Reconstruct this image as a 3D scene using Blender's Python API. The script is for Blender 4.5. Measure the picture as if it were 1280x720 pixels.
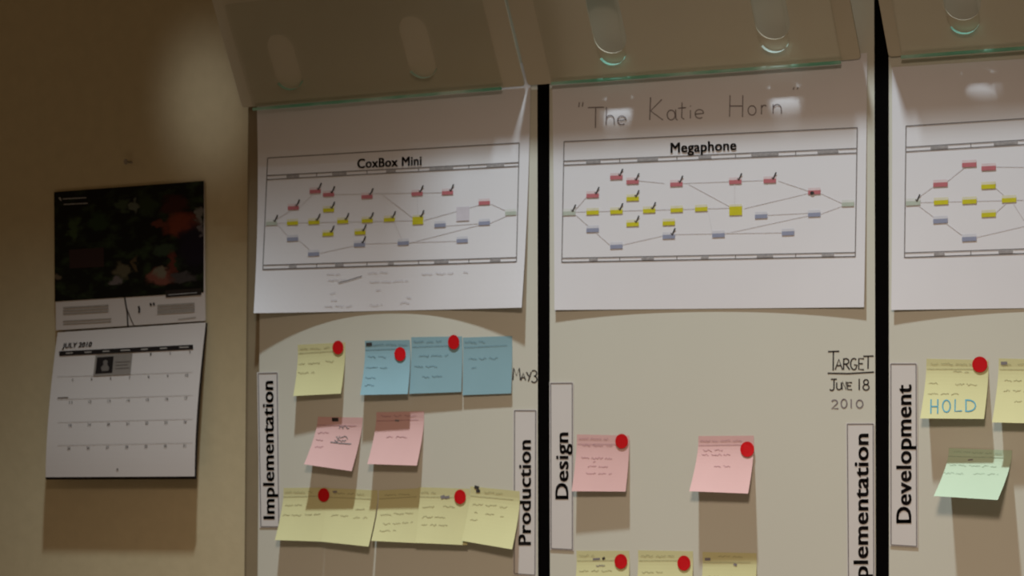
import bpy, bmesh, math, random
from mathutils import Vector, Matrix

random.seed(7)
scene = bpy.context.scene
for o in list(bpy.data.objects):
    bpy.data.objects.remove(o, do_unlink=True)
COL = scene.collection

# ------------------------------------------------------------------ camera
F = 3060.0                      # focal length in pixels of the 1280 px wide photograph
YAW, PITCH, ROLL = math.radians(28.5), math.radians(1.5), math.radians(0.30)
CENTRE = Vector((0.0, 0.0, 1.5))    # the axis meets the wall here
DIST = 3.05
fwd = Vector((-math.sin(YAW) * math.cos(PITCH), math.cos(YAW) * math.cos(PITCH), math.sin(PITCH)))
right0 = Vector((math.cos(YAW), math.sin(YAW), 0.0))
up0 = right0.cross(fwd).normalized()
RIGHT = right0 * math.cos(ROLL) + up0 * math.sin(ROLL)
UP = up0 * math.cos(ROLL) - right0 * math.sin(ROLL)
CAM = CENTRE - fwd * DIST
cd = bpy.data.cameras.new('camera')
cd.sensor_width = 36.0
cd.lens = F / 1280.0 * 36.0
cd.clip_start, cd.clip_end = 0.05, 100
cd.dof.use_dof = True           # the photograph is slightly soft all over
cd.dof.focus_distance = 2.0
cd.dof.aperture_fstop = 24
cam = bpy.data.objects.new('camera', cd)
COL.objects.link(cam)
cam.matrix_world = Matrix(((RIGHT.x, UP.x, -fwd.x, CAM.x), (RIGHT.y, UP.y, -fwd.y, CAM.y),
                           (RIGHT.z, UP.z, -fwd.z, CAM.z), (0, 0, 0, 1)))
scene.camera = cam


def W(px, py, out=0.0):
    """point of the vertical plane `out` metres in front of the wall seen at a photo position"""
    d = fwd + RIGHT * ((px - 640.0) / F) - UP * ((py - 360.0) / F)
    t = (-out - CAM.y) / d.y
    return CAM + d * t


# ------------------------------------------------------------------ light
scene.view_settings.view_transform = 'Standard'
scene.view_settings.look = 'None'
scene.view_settings.gamma = 1.0
scene.view_settings.use_curve_mapping = False
scene.view_settings.exposure = 0.0

world = bpy.data.worlds.new('room_light')
scene.world = world
world.use_nodes = True
bg = world.node_tree.nodes['Background']
bg.inputs[0].default_value = (1.0, 0.66, 0.36, 1)
bg.inputs[1].default_value = 0.082


def aim(o, target):
    o.rotation_euler = (Vector(target) - o.location).to_track_quat('-Z', 'Y').to_euler()


def spot(name, loc, target, power, col, size, blend, radius):
    l = bpy.data.lights.new(name, 'SPOT')
    l.energy, l.color, l.spot_size, l.spot_blend, l.shadow_soft_size = power, col, math.radians(size), blend, radius
    o = bpy.data.objects.new(name, l)
    COL.objects.link(o)
    o.location = loc
    aim(o, target)
    return o


def area(name, loc, target, power, col, sx, sy):
    l = bpy.data.lights.new(name, 'AREA')
    l.shape = 'RECTANGLE'
    l.energy, l.color, l.size, l.size_y = power, col, sx, sy
    o = bpy.data.objects.new(name, l)
    COL.objects.link(o)
    o.location = loc
    aim(o, target)
    return o


spot('ceiling_downlight', (0.22, -1.0, 4.55), (0.28, 0.0, 1.25), 470, (0.82, 0.96, 1.0), 48, 1.0, 0.07)
spot('wall_patch_fill', (-0.85, -2.6, 3.7), tuple(W(262, 128)), 95, (0.92, 0.95, 0.95), 3.3, 1.0, 0.04)  # added with no known source, to light the wall patch left of the pockets
spot('room_lamp', (1.25, -2.5, 2.55), (0.30, 0.0, 0.66), 125, (1.0, 0.77, 0.58), 47, 1.0, 0.20)
area('low_bounce_fill', (0.25, -1.5, 0.25), (0.20, 0.0, 1.15), 2.8, (1.0, 0.78, 0.55), 2.4, 0.7)  # invented soft fill from below, standing in for bounce off a desk

# ------------------------------------------------------------------ materials


def mat(name, col, rough=0.7, spec=0.3, noise=0.04, scale=40.0, bump=0.0):
    m = bpy.data.materials.new(name)
    m.use_nodes = True
    nt = m.node_tree
    b = nt.nodes['Principled BSDF']
    b.inputs['Roughness'].default_value = rough
    b.inputs['Specular IOR Level'].default_value = spec
    tc = nt.nodes.new('ShaderNodeTexCoord')
    nz = nt.nodes.new('ShaderNodeTexNoise')
    nz.inputs['Scale'].default_value = scale
    nz.inputs['Detail'].default_value = 4
    nt.links.new(tc.outputs['Object'], nz.inputs['Vector'])
    r = nt.nodes.new('ShaderNodeValToRGB')
    r.color_ramp.elements[0].position = 0.3
    r.color_ramp.elements[1].position = 0.7
    r.color_ramp.elements[0].color = tuple(max(0, c * (1 - noise)) for c in col) + (1,)
    r.color_ramp.elements[1].color = tuple(min(1, c * (1 + noise)) for c in col) + (1,)
    nt.links.new(nz.outputs['Fac'], r.inputs['Fac'])
    nt.links.new(r.outputs['Color'], b.inputs['Base Color'])
    if bump:
        bp = nt.nodes.new('ShaderNodeBump')
        bp.inputs['Strength'].default_value = bump
        bp.inputs['Distance'].default_value = 0.002
        nt.links.new(nz.outputs['Fac'], bp.inputs['Height'])
        nt.links.new(bp.outputs['Normal'], b.inputs['Normal'])
    return m


M = dict(
    wall=mat('beige_wall_paint', (0.56, 0.47, 0.305), 0.75, 0.2, 0.03, 60, 0.15),
    floor=mat('grey_carpet', (0.20, 0.17, 0.14), 0.95, 0.1, 0.2, 200, 0.3),
    board=mat('whiteboard_enamel', (0.62, 0.61, 0.54), 0.45, 0.25, 0.012, 5),
    tape=mat('black_vinyl_tape', (0.0025, 0.002, 0.002), 0.7, 0.02, 0.1, 80),
    paper=mat('white_paper', (0.745, 0.735, 0.785), 0.8, 0.15, 0.012, 12),
    label=mat('label_paper', (0.66, 0.63, 0.625), 0.8, 0.15, 0.012, 20),
    yellow=mat('yellow_note', (0.61, 0.58, 0.32), 0.8, 0.1, 0.02, 20),
    blue=mat('blue_note', (0.255, 0.41, 0.475), 0.8, 0.1, 0.02, 20),
    pink=mat('pink_note', (0.67, 0.42, 0.41), 0.8, 0.1, 0.02, 20),
    green=mat('green_note', (0.48, 0.585, 0.44), 0.8, 0.1, 0.02, 20),
    red=mat('red_dot', (0.55, 0.006, 0.010), 0.55, 0.2, 0.02, 50),
    ink=mat('black_ink', (0.018, 0.014, 0.014), 0.7, 0.1, 0.1, 80),
    grey_ink=mat('grey_ink', (0.22, 0.20, 0.21), 0.8, 0.1, 0.1, 80),
    smudge=mat('grey_small_print', (0.34, 0.32, 0.33), 0.8, 0.1, 0.2, 300),
    connector=mat('printed_connector', (0.665, 0.65, 0.69), 0.8, 0.1, 0.03, 80),
    week=mat('calendar_rule', (0.50, 0.46, 0.44), 0.8, 0.1, 0.03, 80),
    faint=mat('faint_pencil', (0.58, 0.555, 0.60), 0.8, 0.1, 0.05, 80),
    line=mat('frame_line_print', (0.20, 0.185, 0.19), 0.8, 0.1, 0.05, 80),
    marker=mat('black_marker', (0.05, 0.045, 0.045), 0.6, 0.1, 0.3, 150),
    pencil=mat('grey_marker', (0.22, 0.19, 0.20), 0.7, 0.1, 0.25, 150),
    blue_marker=mat('blue_marker', (0.10, 0.33, 0.44), 0.6, 0.1, 0.15, 150),
    ink_yellow=mat('olive_pen', (0.42, 0.395, 0.23), 0.8, 0.1, 0.2, 200),
    ink_blue=mat('dark_blue_pen', (0.17, 0.29, 0.36), 0.8, 0.1, 0.2, 200),
    ink_pink=mat('mauve_pen', (0.48, 0.28, 0.31), 0.8, 0.1, 0.2, 200),
    ink_green=mat('dark_green_pen', (0.36, 0.46, 0.35), 0.8, 0.1, 0.2, 200),
    top_yellow=mat('yellow_note_gummed_strip', (0.50, 0.46, 0.22), 0.8, 0.1, 0.06, 60),
    top_blue=mat('blue_note_gummed_strip', (0.20, 0.345, 0.42), 0.8, 0.1, 0.06, 60),
    top_pink=mat('pink_note_gummed_strip', (0.56, 0.26, 0.27), 0.8, 0.1, 0.06, 60),
    top_green=mat('green_note_gummed_strip', (0.38, 0.55, 0.36), 0.8, 0.1, 0.06, 60),
    box_red=mat('printed_red', (0.50, 0.165, 0.19), 0.8, 0.1, 0.05, 90),
    box_red_pale=mat('printed_pale_red', (0.69, 0.585, 0.62), 0.8, 0.1, 0.05, 90),
    box_yellow=mat('printed_yellow', (0.58, 0.53, 0.03), 0.8, 0.1, 0.05, 90),
    box_yellow_pale=mat('printed_pale_yellow', (0.69, 0.665, 0.52), 0.8, 0.1, 0.05, 90),
    box_blue=mat('printed_blue', (0.29, 0.31, 0.43), 0.8, 0.1, 0.05, 90),
    box_blue_pale=mat('printed_pale_blue', (0.63, 0.63, 0.70), 0.8, 0.1, 0.05, 90),
    box_green=mat('printed_green', (0.46, 0.51, 0.45), 0.8, 0.1, 0.05, 90),
    box_green_pale=mat('printed_pale_green', (0.67, 0.68, 0.68), 0.8, 0.1, 0.05, 90),
    lilac=mat('printed_lilac', (0.63, 0.59, 0.665), 0.8, 0.1, 0.05, 90),
    cal_paper=mat('calendar_paper', (0.62, 0.57, 0.56), 0.55, 0.3, 0.012, 12),
    cal_dark=mat('calendar_back_card', (0.02, 0.015, 0.013), 0.6, 0.2, 0.1, 50),
    cal_grey=mat('calendar_grey_panel', (0.25, 0.22, 0.20), 0.7, 0.2, 0.05, 50),
    cal_text=mat('calendar_grey_text', (0.33, 0.30, 0.28), 0.8, 0.1, 0.15, 300),
    cal_mid=mat('calendar_print', (0.16, 0.14, 0.13), 0.8, 0.1, 0.1, 80),
    cal_white=mat('calendar_white_print', (0.30, 0.30, 0.31), 0.8, 0.1, 0.3, 250),
    nail=mat('nail_steel', (0.28, 0.24, 0.20), 0.4, 0.5, 0.05, 50),
    panel=mat('beige_pocket_card', (0.60, 0.545, 0.43), 0.6, 0.3, 0.03, 9),
)


def acrylic():
    m = bpy.data.materials.new('clear_acrylic')
    m.use_nodes = True
    nt = m.node_tree
    nt.nodes.remove(nt.nodes['Principled BSDF'])
    out = nt.nodes['Material Output']
    tr = nt.nodes.new('ShaderNodeBsdfTransparent')
    tr.inputs[0].default_value = (0.975, 0.98, 0.97, 1)
    gl = nt.nodes.new('ShaderNodeBsdfGlossy')
    gl.inputs['Roughness'].default_value = 0.08
    lw = nt.nodes.new('ShaderNodeLayerWeight')
    lw.inputs['Blend'].default_value = 0.5
    pw = nt.nodes.new('ShaderNodeMath')
    pw.operation = 'POWER'
    pw.inputs[1].default_value = 5.0
    nt.links.new(lw.outputs['Facing'], pw.inputs[0])
    fr = nt.nodes.new('ShaderNodeMath')
    fr.operation = 'MULTIPLY_ADD'
    fr.inputs[1].default_value = 0.94
    fr.inputs[2].default_value = 0.04
    nt.links.new(pw.outputs[0], fr.inputs[0])
    mx = nt.nodes.new('ShaderNodeMixShader')
    nt.links.new(fr.outputs[0], mx.inputs[0])
    nt.links.new(tr.outputs[0], mx.inputs[1])
    nt.links.new(gl.outputs[0], mx.inputs[2])
    nt.links.new(mx.outputs[0], out.inputs[0])
    return m


def acrylic_edge():
    m = bpy.data.materials.new('green_acrylic_edge')
    m.use_nodes = True
    nt = m.node_tree
    nt.nodes.remove(nt.nodes['Principled BSDF'])
    out = nt.nodes['Material Output']
    tc = nt.nodes.new('ShaderNodeTexCoord')
    mp = nt.nodes.new('ShaderNodeMapping')
    mp.inputs['Scale'].default_value = (14, 14, 14)
    nz = nt.nodes.new('ShaderNodeTexNoise')
    nz.inputs['Scale'].default_value = 1.0
    nz.inputs['Detail'].default_value = 2
    r = nt.nodes.new('ShaderNodeValToRGB')
    r.color_ramp.elements[0].position = 0.42
    r.color_ramp.elements[0].color = (0.35, 0.72, 0.58, 1)
    r.color_ramp.elements[1].position = 0.68
    r.color_ramp.elements[1].color = (0.80, 0.95, 0.90, 1)  # pale noise patches paint in the glints along the edge
    tl = nt.nodes.new('ShaderNodeBsdfTranslucent')
    df = nt.nodes.new('ShaderNodeBsdfDiffuse')
    mx = nt.nodes.new('ShaderNodeMixShader')
    mx.inputs[0].default_value = 0.4
    nt.links.new(tc.outputs['Object'], mp.inputs['Vector'])
    nt.links.new(mp.outputs['Vector'], nz.inputs['Vector'])
    nt.links.new(nz.outputs['Fac'], r.inputs['Fac'])
    nt.links.new(r.outputs['Color'], tl.inputs[0])
    nt.links.new(r.outputs['Color'], df.inputs[0])
    nt.links.new(tl.outputs[0], mx.inputs[1])
    nt.links.new(df.outputs[0], mx.inputs[2])
    nt.links.new(mx.outputs[0], out.inputs[0])
    return m


M['acrylic'] = acrylic()
M['acrylic_edge'] = acrylic_edge()


def photo_material():
    """dark foliage photograph: soft colour blobs laid out in the print's own UV space"""
    m = bpy.data.materials.new('foliage_photograph')
    m.use_nodes = True
    nt = m.node_tree
    b = nt.nodes['Principled BSDF']
    b.inputs['Roughness'].default_value = 0.5
    b.inputs['Specular IOR Level'].default_value = 0.15
    uv = nt.nodes.new('ShaderNodeUVMap')
    nz = nt.nodes.new('ShaderNodeTexNoise')
    nz.inputs['Scale'].default_value = 9
    nz.inputs['Detail'].default_value = 5
    nt.links.new(uv.outputs[0], nz.inputs['Vector'])
    r = nt.nodes.new('ShaderNodeValToRGB')
    r.color_ramp.elements[0].position = 0.50
    r.color_ramp.elements[0].color = (0.004, 0.004, 0.003, 1)
    r.color_ramp.elements[1].position = 0.80
    r.color_ramp.elements[1].color = (0.030, 0.050, 0.018, 1)
    nt.links.new(nz.outputs['Fac'], r.inputs['Fac'])
    cur = r.outputs['Color']
    # warp so the blobs get ragged leaf-like outlines
    sub = nt.nodes.new('ShaderNodeVectorMath')
    sub.operation = 'SUBTRACT'
    sub.inputs[1].default_value = (0.5, 0.5, 0.5)
    nz2 = nt.nodes.new('ShaderNodeTexNoise')
    nz2.inputs['Scale'].default_value = 14
    nz2.inputs['Detail'].default_value = 3
    nt.links.new(uv.outputs[0], nz2.inputs['Vector'])
    nt.links.new(nz2.outputs['Color'], sub.inputs[0])
    sc = nt.nodes.new('ShaderNodeVectorMath')
    sc.operation = 'SCALE'
    sc.inputs['Scale'].default_value = 0.14
    nt.links.new(sub.outputs[0], sc.inputs[0])
    ad = nt.nodes.new('ShaderNodeVectorMath')
    ad.operation = 'ADD'
    nt.links.new(uv.outputs[0], ad.inputs[0])
    nt.links.new(sc.outputs[0], ad.inputs[1])
    blobs = [((.13, .36), (.04, .11), (.045, .075, .025)), ((.30, .30), (.07, .10), (.022, .045, .015)),
             ((.46, .17), (.05, .06), (.05, .075, .04)), ((.53, .18), (.025, .06), (.13, .15, .12)),
             ((.62, .18), (.08, .09), (.025, .04, .015)), ((.74, .60), (.08, .07), (.035, .055, .03)),
             ((.80, .20), (.10, .10), (.055, .014, .012)), ((.85, .38), (.13, .12), (.20, .042, .022)),
             ((.70, .36), (.06, .035), (.13, .035, .02)), ((.94, .58), (.13, .24), (.012, .008, .018)),
             ((.965, .30), (.03, .08), (.20, .19, .18)), ((.985, .42), (.02, .07), (.16, .14, .15)),
             ((.45, .76), (.06, .08), (.12, .10, .06)), ((.42, .86), (.06, .035), (.17, .14, .14)),
             ((.54, .72), (.02, .07), (.09, .06, .03)), ((.79, .76), (.035, .14), (.13, .03, .02)),
             ((.70, .84), (.09, .08), (.22, .075, .055)), ((.71, .80), (.04, .05), (.20, .17, .12)),
             ((.02, .77), (.02, .04), (.16, .12, .08)), ((.86, .86), (.10, .04), (.07, .06, .06)),
             ((.12, .88), (.06, .05), (.014, .018, .008))]
    for (cx, cy), (sx, sy), c in blobs:
        mp = nt.nodes.new('ShaderNodeVectorMath')
        mp.operation = 'SUBTRACT'
        mp.inputs[1].default_value = (cx, cy, 0)
        nt.links.new(ad.outputs[0], mp.inputs[0])
        dv = nt.nodes.new('ShaderNodeVectorMath')
        dv.operation = 'MULTIPLY'
        dv.inputs[1].default_value = (1 / sx, 1 / sy, 0)
        nt.links.new(mp.outputs[0], dv.inputs[0])
        ln = nt.nodes.new('ShaderNodeVectorMath')
        ln.operation = 'LENGTH'
        nt.links.new(dv.outputs[0], ln.inputs[0])
        mr = nt.nodes.new('ShaderNodeMapRange')
        mr.interpolation_type = 'SMOOTHSTEP'
        mr.inputs['From Min'].default_value = 1.15
        mr.inputs['From Max'].default_value = 0.55
        nt.links.new(ln.outputs['Value'], mr.inputs['Value'])
        mx = nt.nodes.new('ShaderNodeMixRGB')
        nt.links.new(mr.outputs[0], mx.inputs[0])
        nt.links.new(cur, mx.inputs[1])
        mx.inputs[2].default_value = tuple(k * 0.7 for k in c) + (1,)
        cur = mx.outputs[0]
    nt.links.new(cur, b.inputs['Base Color'])
    return m


M['photo'] = photo_material()

# ------------------------------------------------------------------ builders


def tag(o, label=None, cat=None, group=None, kind=None):
    if label: o['label'] = label
    if cat: o['category'] = cat
    if group: o['group'] = group
    if kind: o['kind'] = kind
    return o


def empty(name, loc):
    o = bpy.data.objects.new(name, None)
    o.empty_display_size = 0.05
    COL.objects.link(o)
    o.location = loc
    return o


def origin_of(parent):
    return parent.matrix_basis.translation if parent else Vector((0, 0, 0))


def link_mesh(name, verts, faces, materials, parent=None, origin=None, mi=None, uvs=None, smooth=False):
    """world-space verts; the object sits at `origin` (top level) or at its parent's origin"""
    base = Vector(origin) if origin is not None else Vector((0, 0, 0))
    p = parent
    while p is not None:
        base += p.matrix_basis.translation
        p = p.parent
    me = bpy.data.meshes.new(name)
    me.from_pydata([tuple(Vector(v) - base) for v in verts], [], faces)
    for m in materials:
        me.materials.append(m)
    if mi:
        for f, k in zip(me.polygons, mi):
            f.material_index = k
    if uvs:
        l = me.uv_layers.new(name='UVMap')
        for lp in me.loops:
            l.data[lp.index].uv = uvs[lp.vertex_index]
    if smooth:
        for f in me.polygons:
            f.use_smooth = True
    me.update()
    o = bpy.data.objects.new(name, me)
    COL.objects.link(o)
    o.parent = parent
    o.location = Vector(origin) if origin is not None else Vector((0, 0, 0))
    return o


def box_mesh(name, a, b, material, bevel=0.0):
    bm = bmesh.new()
    bmesh.ops.create_cube(bm, size=1)
    a, b = Vector(a), Vector(b)
    c = (a + b) / 2
    for v in bm.verts:
        v.co = Vector((v.co.x * (b.x - a.x), v.co.y * (b.y - a.y), v.co.z * (b.z - a.z)))
    if bevel:
        bmesh.ops.bevel(bm, geom=list(bm.edges), offset=bevel, segments=2, affect='EDGES', profile=0.5)
    me = bpy.data.meshes.new(name)
    bm.to_mesh(me)
    bm.free()
    me.materials.append(material)
    o = bpy.data.objects.new(name, me)
    COL.objects.link(o)
    o.location = c
    return o


class Sheet:
    """a sheet given by its four corners as seen (TL, TR, BR, BL) and its distance from the wall over (u, v)"""
    def __init__(self, quad, out):
        self.out = out
        uv = [(0, 0), (1, 0), (1, 1), (0, 1)]
        self.c = []
        for (px, py), (u, v) in zip(quad, uv):
            p = W(px, py, out(u, v))
            self.c.append((p.x, p.z))

    def xz(self, u, v):
        a, b, c, d = self.c
        return tuple((a[i] * (1 - u) + b[i] * u) * (1 - v) + (d[i] * (1 - u) + c[i] * u) * v for i in (0, 1))

    def uv(self, x, z):
        u = v = 0.5
        for _ in range(12):
            p = self.xz(u, v)
            e = 1e-4
            pu, pv = self.xz(u + e, v), self.xz(u, v + e)
            a, b = (pu[0] - p[0]) / e, (pv[0] - p[0]) / e
            c, d = (pu[1] - p[1]) / e, (pv[1] - p[1]) / e
            rx, rz = x - p[0], z - p[1]
            det = a * d - b * c
            u += (rx * d - rz * b) / det
            v += (rz * a - rx * c) / det
        return u, v

    def at(self, px, py, lift=0.0004):
        o = self.out(0.5, 0.3)
        for _ in range(8):
            p = W(px, py, o + lift)
            u, v = self.uv(p.x, p.z)
            u, v = min(1.1, max(-0.1, u)), min(1.1, max(-0.1, v))
            o = self.out(u, v)
        return W(px, py, o + lift)

    def point(self, u, v, lift=0.0):
        x, z = self.xz(u, v)
        return Vector((x, -(self.out(u, v) + lift), z))

    def mesh(self, nu, nv, thick):
        vs, fs, uvs = [], [], []
        for k in (0, 1):
            for j in range(nv + 1):
                for i in range(nu + 1):
                    u, v = i / nu, j / nv
                    vs.append(self.point(u, v, -thick * k))
                    uvs.append((u, v))
        n = (nu + 1) * (nv + 1)
        ix = lambda i, j, k=0: k * n + j * (nu + 1) + i
        for j in range(nv):
            for i in range(nu):
                fs.append((ix(i, j), ix(i, j + 1), ix(i + 1, j + 1), ix(i + 1, j)))
                fs.append((ix(i, j, 1), ix(i + 1, j, 1), ix(i + 1, j + 1, 1), ix(i, j + 1, 1)))
        for i in range(nu):
            fs.append((ix(i, 0), ix(i + 1, 0), ix(i + 1, 0, 1), ix(i, 0, 1)))
            fs.append((ix(i, nv), ix(i, nv, 1), ix(i + 1, nv, 1), ix(i + 1, nv)))
        for j in range(nv):
            fs.append((ix(0, j), ix(0, j, 1), ix(0, j + 1, 1), ix(0, j + 1)))
            fs.append((ix(nu, j), ix(nu, j + 1), ix(nu, j + 1, 1), ix(nu, j, 1)))
        return vs, fs, uvs


class Flat:
    """a plane parallel to the wall"""
    def __init__(self, out): self.o = out
    def at(self, px, py, lift=0.0004): return W(px, py, self.o + lift)


class Marks:
    """ink: ribbons, filled quads, dots and letters laid on a sheet, collected into one mesh"""
    def __init__(self, surf, lift=0.0004):
        self.s, self.lift, self.v, self.f, self.mi = surf, lift, [], [], []

    def poly(self, pts, k=0):
        n = len(self.v)
        self.v += [self.s.at(x, y, self.lift) for x, y in pts]
        self.f.append(tuple(range(n, n + len(pts)))[::-1])
        self.mi.append(k)

    def line(self, pts, w=1.0, k=0):
        n = len(pts)
        L, R = [], []
        for i in range(n):
            a, b = pts[max(0, i - 1)], pts[min(n - 1, i + 1)]
            dx, dy = b[0] - a[0], b[1] - a[1]
            l = math.hypot(dx, dy) or 1
            nx, ny = -dy / l * w / 2, dx / l * w / 2
            L.append((pts[i][0] + nx, pts[i][1] + ny))
            R.append((pts[i][0] - nx, pts[i][1] - ny))
        b = len(self.v)
        for p, q in zip(L, R):
            self.v += [self.s.at(p[0], p[1], self.lift), self.s.at(q[0], q[1], self.lift)]
        for i in range(n - 1):
            self.f.append((b + 2 * i, b + 2 * i + 1, b + 2 * i + 3, b + 2 * i + 2))
            self.mi.append(k)

    def sub(self, a, b, w=1.0, k=0, n=8):
        self.line([(a[0] + (b[0] - a[0]) * i / n, a[1] + (b[1] - a[1]) * i / n) for i in range(n + 1)], w, k)

    def disc(self, cx, cy, rx, ry, k=0, n=20):
        self.poly([(cx + rx * math.cos(2 * math.pi * i / n), cy + ry * math.sin(2 * math.pi * i / n)) for i in range(n)], k)

    def text(self, s, quad, bold=0.0, k=0, shear=0.0):
        """letters fitted to a seen quad: baseline left, baseline right, cap right, cap left"""
        vs, fs = glyphs(s, bold, shear)
        bl, br, tr, tl = quad
        n = len(self.v)
        for u, v in vs:
            x = (bl[0] * (1 - u) + br[0] * u) * (1 - v) + (tl[0] * (1 - u) + tr[0] * u) * v
            y = (bl[1] * (1 - u) + br[1] * u) * (1 - v) + (tl[1] * (1 - u) + tr[1] * u) * v
            self.v.append(self.s.at(x, y, self.lift))
        for f in fs:
            self.f.append(tuple(n + i for i in f))
            self.mi.append(k)

    def build(self, name, materials, parent):
        return link_mesh(name, self.v, self.f, materials if isinstance(materials, list) else [materials], parent, mi=self.mi)


_cap = {}


def glyphs(s, bold, shear):
    def raw(t):
        cu = bpy.data.curves.new('t', 'FONT')
        cu.body = t
        cu.shear = shear
        cu.resolution_u = 3
        cu.fill_mode = 'FRONT'
        cu.space_character = 1.0 + bold * 1.6
        o = bpy.data.objects.new('t', cu)
        COL.objects.link(o)
        dg = bpy.context.evaluated_depsgraph_get()
        me = bpy.data.meshes.new_from_object(o.evaluated_get(dg))
        r = [(v.co.x, v.co.y) for v in me.vertices], [tuple(p.vertices) for p in me.polygons]
        bpy.data.objects.remove(o)
        bpy.data.curves.remove(cu)
        bpy.data.meshes.remove(me)
        return r
    if (bold, shear) not in _cap:
        v, _ = raw('H')
        _cap[(bold, shear)] = (min(p[1] for p in v), max(p[1] for p in v))
    y0, y1 = _cap[(bold, shear)]
    vs, fs = raw(s)
    if bold:                       # heavier strokes: the same letters printed a hair apart
        v0, f0 = vs, fs
        vs, fs = [], []
        for dx, dy in ((-1, -.5), (-1, .5), (1, -.5), (1, .5), (0, 0)):
            n = len(vs)
            vs += [(x + dx * bold, y + dy * bold) for x, y in v0]
            fs += [tuple(n + i for i in f) for f in f0]
    x0, x1 = min(p[0] for p in vs), max(p[0] for p in vs)
    return [((x - x0) / (x1 - x0), (y - y0) / (y1 - y0)) for x, y in vs], fs


# single-stroke hand letters in a unit box (y up)
def arc(cx, cy, rx, ry, a0, a1, n=10):
    return [(cx + rx * math.cos(math.radians(a0 + (a1 - a0) * i / n)), cy + ry * math.sin(math.radians(a0 + (a1 - a0) * i / n))) for i in range(n + 1)]


HAND = {
    'T': [[(0, .98), (1, 1)], [(.48, 1), (.46, 0)]], 'A': [[(0, 0), (.5, 1), (1, 0)], [(.2, .38), (.82, .4)]],
    'R': [[(.05, 0), (.08, 1)], [(.02, .95)] + arc(.45, .74, .42, .24, 90, -90, 8) + [(.1, .5)], [(.4, .5), (1, 0)]],
    'G': [arc(.5, .5, .48, .5, 50, 300, 12) + [(.92, .42), (.5, .42)]],
    'E': [[(1, .97), (.08, 1), (.05, .03), (1, 0)], [(.06, .52), (.8, .54)]],
    'J': [[(.25, 1), (1, 1)], [(.66, 1), (.64, .2)] + arc(.36, .2, .28, .2, 0, -150, 6)],
    'U': [[(.05, 1), (.05, .3)] + arc(.5, .3, .45, .3, 180, 360, 8) + [(.95, 1)]],
    'N': [[(.02, 0), (.08, 1), (.9, 0), (.95, 1)]], 'M': [[(0, 0), (.12, 1), (.5, .35), (.86, 1), (1, 0)]],
    'Y': [[(0, 1), (.5, .5)], [(1, 1), (.4, -.05)]], 'H': [[(.08, 1), (.05, 0)], [(.92, 1), (.9, 0)], [(.05, .5), (.92, .5)]],
    'O': [arc(.5, .5, .48, .5, 100, 470, 16)], 'L': [[(.1, 1), (.06, 0), (.95, .04)]],
    'D': [[(.1, 0), (.1, 1)], [(.02, 1)] + arc(.3, .5, .65, .5, 85, -85, 10) + [(.02, 0)]],
    'K': [[(.12, 1.05), (.06, 0)], [(.9, .95), (.12, .42), (.98, 0)]],
    '1': [[(.5, 1), (.5, 0)]], '0': [arc(.5, .5, .45, .5, 100, 470, 14)],
    '2': [arc(.45, .72, .4, .28, 160, -30, 8) + [(.05, .02), (1, .04)]],
    '3': [arc(.4, .76, .45, .24, 140, -90, 8) + arc(.4, .26, .5, .27, 90, -150, 8)],
    '8': [arc(.5, .76, .33, .24, 90, 450, 12), arc(.5, .26, .42, .27, 90, 450, 12)],
    'h': [[(.08, 1), (.05, 0)], [(.06, .35)] + arc(.48, .32, .4, .22, 170, 0, 6) + [(.9, 0)]],
    'e': [[(.06, .26), (.9, .32)] + arc(.48, .28, .42, .28, 10, 310, 10)],
    'a': [arc(.42, .26, .36, .26, 40, 400, 12), [(.82, .54), (.84, .06), (1, 0)]],
    't': [[(.5, .95), (.46, .08), (.75, 0)], [(.05, .62), (.95, .66)]],
    'i': [[(.5, .52), (.5, 0)], [(.5, .74), (.55, .80)]], 'o': [arc(.5, .27, .42, .27, 90, 450, 12)],
    'r': [[(.2, .54), (.2, 0)], [(.2, .34)] + arc(.62, .3, .4, .22, 150, 50, 5)],
    'n': [[(.1, .54), (.1, 0)], [(.1, .32)] + arc(.5, .3, .38, .22, 165, 0, 6) + [(.9, 0)]],
    '"': [[(.25, 1), (.15, .7)], [(.75, 1.02), (.65, .72)]],
}


def hand(mk, s, cells, w, k=0):
    """cells: for each letter (x0, x1, baseline y, height) in photo pixels"""
    for ch, (x0, x1, yb, h) in zip(s, cells):
        for st in HAND[ch]:
            mk.line([(x0 + (x1 - x0) * a, yb - h * b) for a, b in st], w, k)


def scribble(mk, x0, x1, y, h=2.2, w=0.9, k=0, slope=0.0):
    """illegible line of handwriting: groups of small loops with gaps"""
    x = x0
    while x < x1 - 2:
        wl = random.uniform(7, 15)
        xe = min(x1, x + wl)
        pts, n = [], max(4, int((xe - x) / 1.1))
        for i in range(n + 1):
            t = i / n
            pts.append((x + (xe - x) * t, y + slope * (x - x0) + random.uniform(-h, h) * 0.5))
        mk.line(pts, w, k)
        x = xe + random.uniform(2.0, 4.0)


# ------------------------------------------------------------------ the setting
BOARD = 0.032                    # the board's face stands this far off the wall
tag(box_mesh('wall_back', (-3.5, 0.0, 0.0), (3.5, 0.12, 4.9), M['wall']), kind='structure')
tag(box_mesh('floor', (-3.5, -5.5, -0.06), (3.5, 0.12, 0.0), M['floor']), kind='structure')

# above the frame: two unseen slabs added to shade behind the pockets and the left chart
tag(box_mesh('shade_slab_1', (-0.40, -0.119, 1.985), (1.62, 0.0, 2.01), M['wall'], 0.002), kind='structure')
tag(box_mesh('shade_slab_2', (-2.2, -0.472, 2.90), (0.035, 0.0, 3.05), M['wall'], 0.002), kind='structure')

bl = W(322.5, 560, BOARD)
board = box_mesh('whiteboard', (bl.x, -BOARD, 0.85), (1.55, -0.0005, 2.05), M['board'], 0.0015)
tag(board, 'large pale grey whiteboard on the beige wall, ruled into columns by black tape', 'whiteboard')

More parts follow.
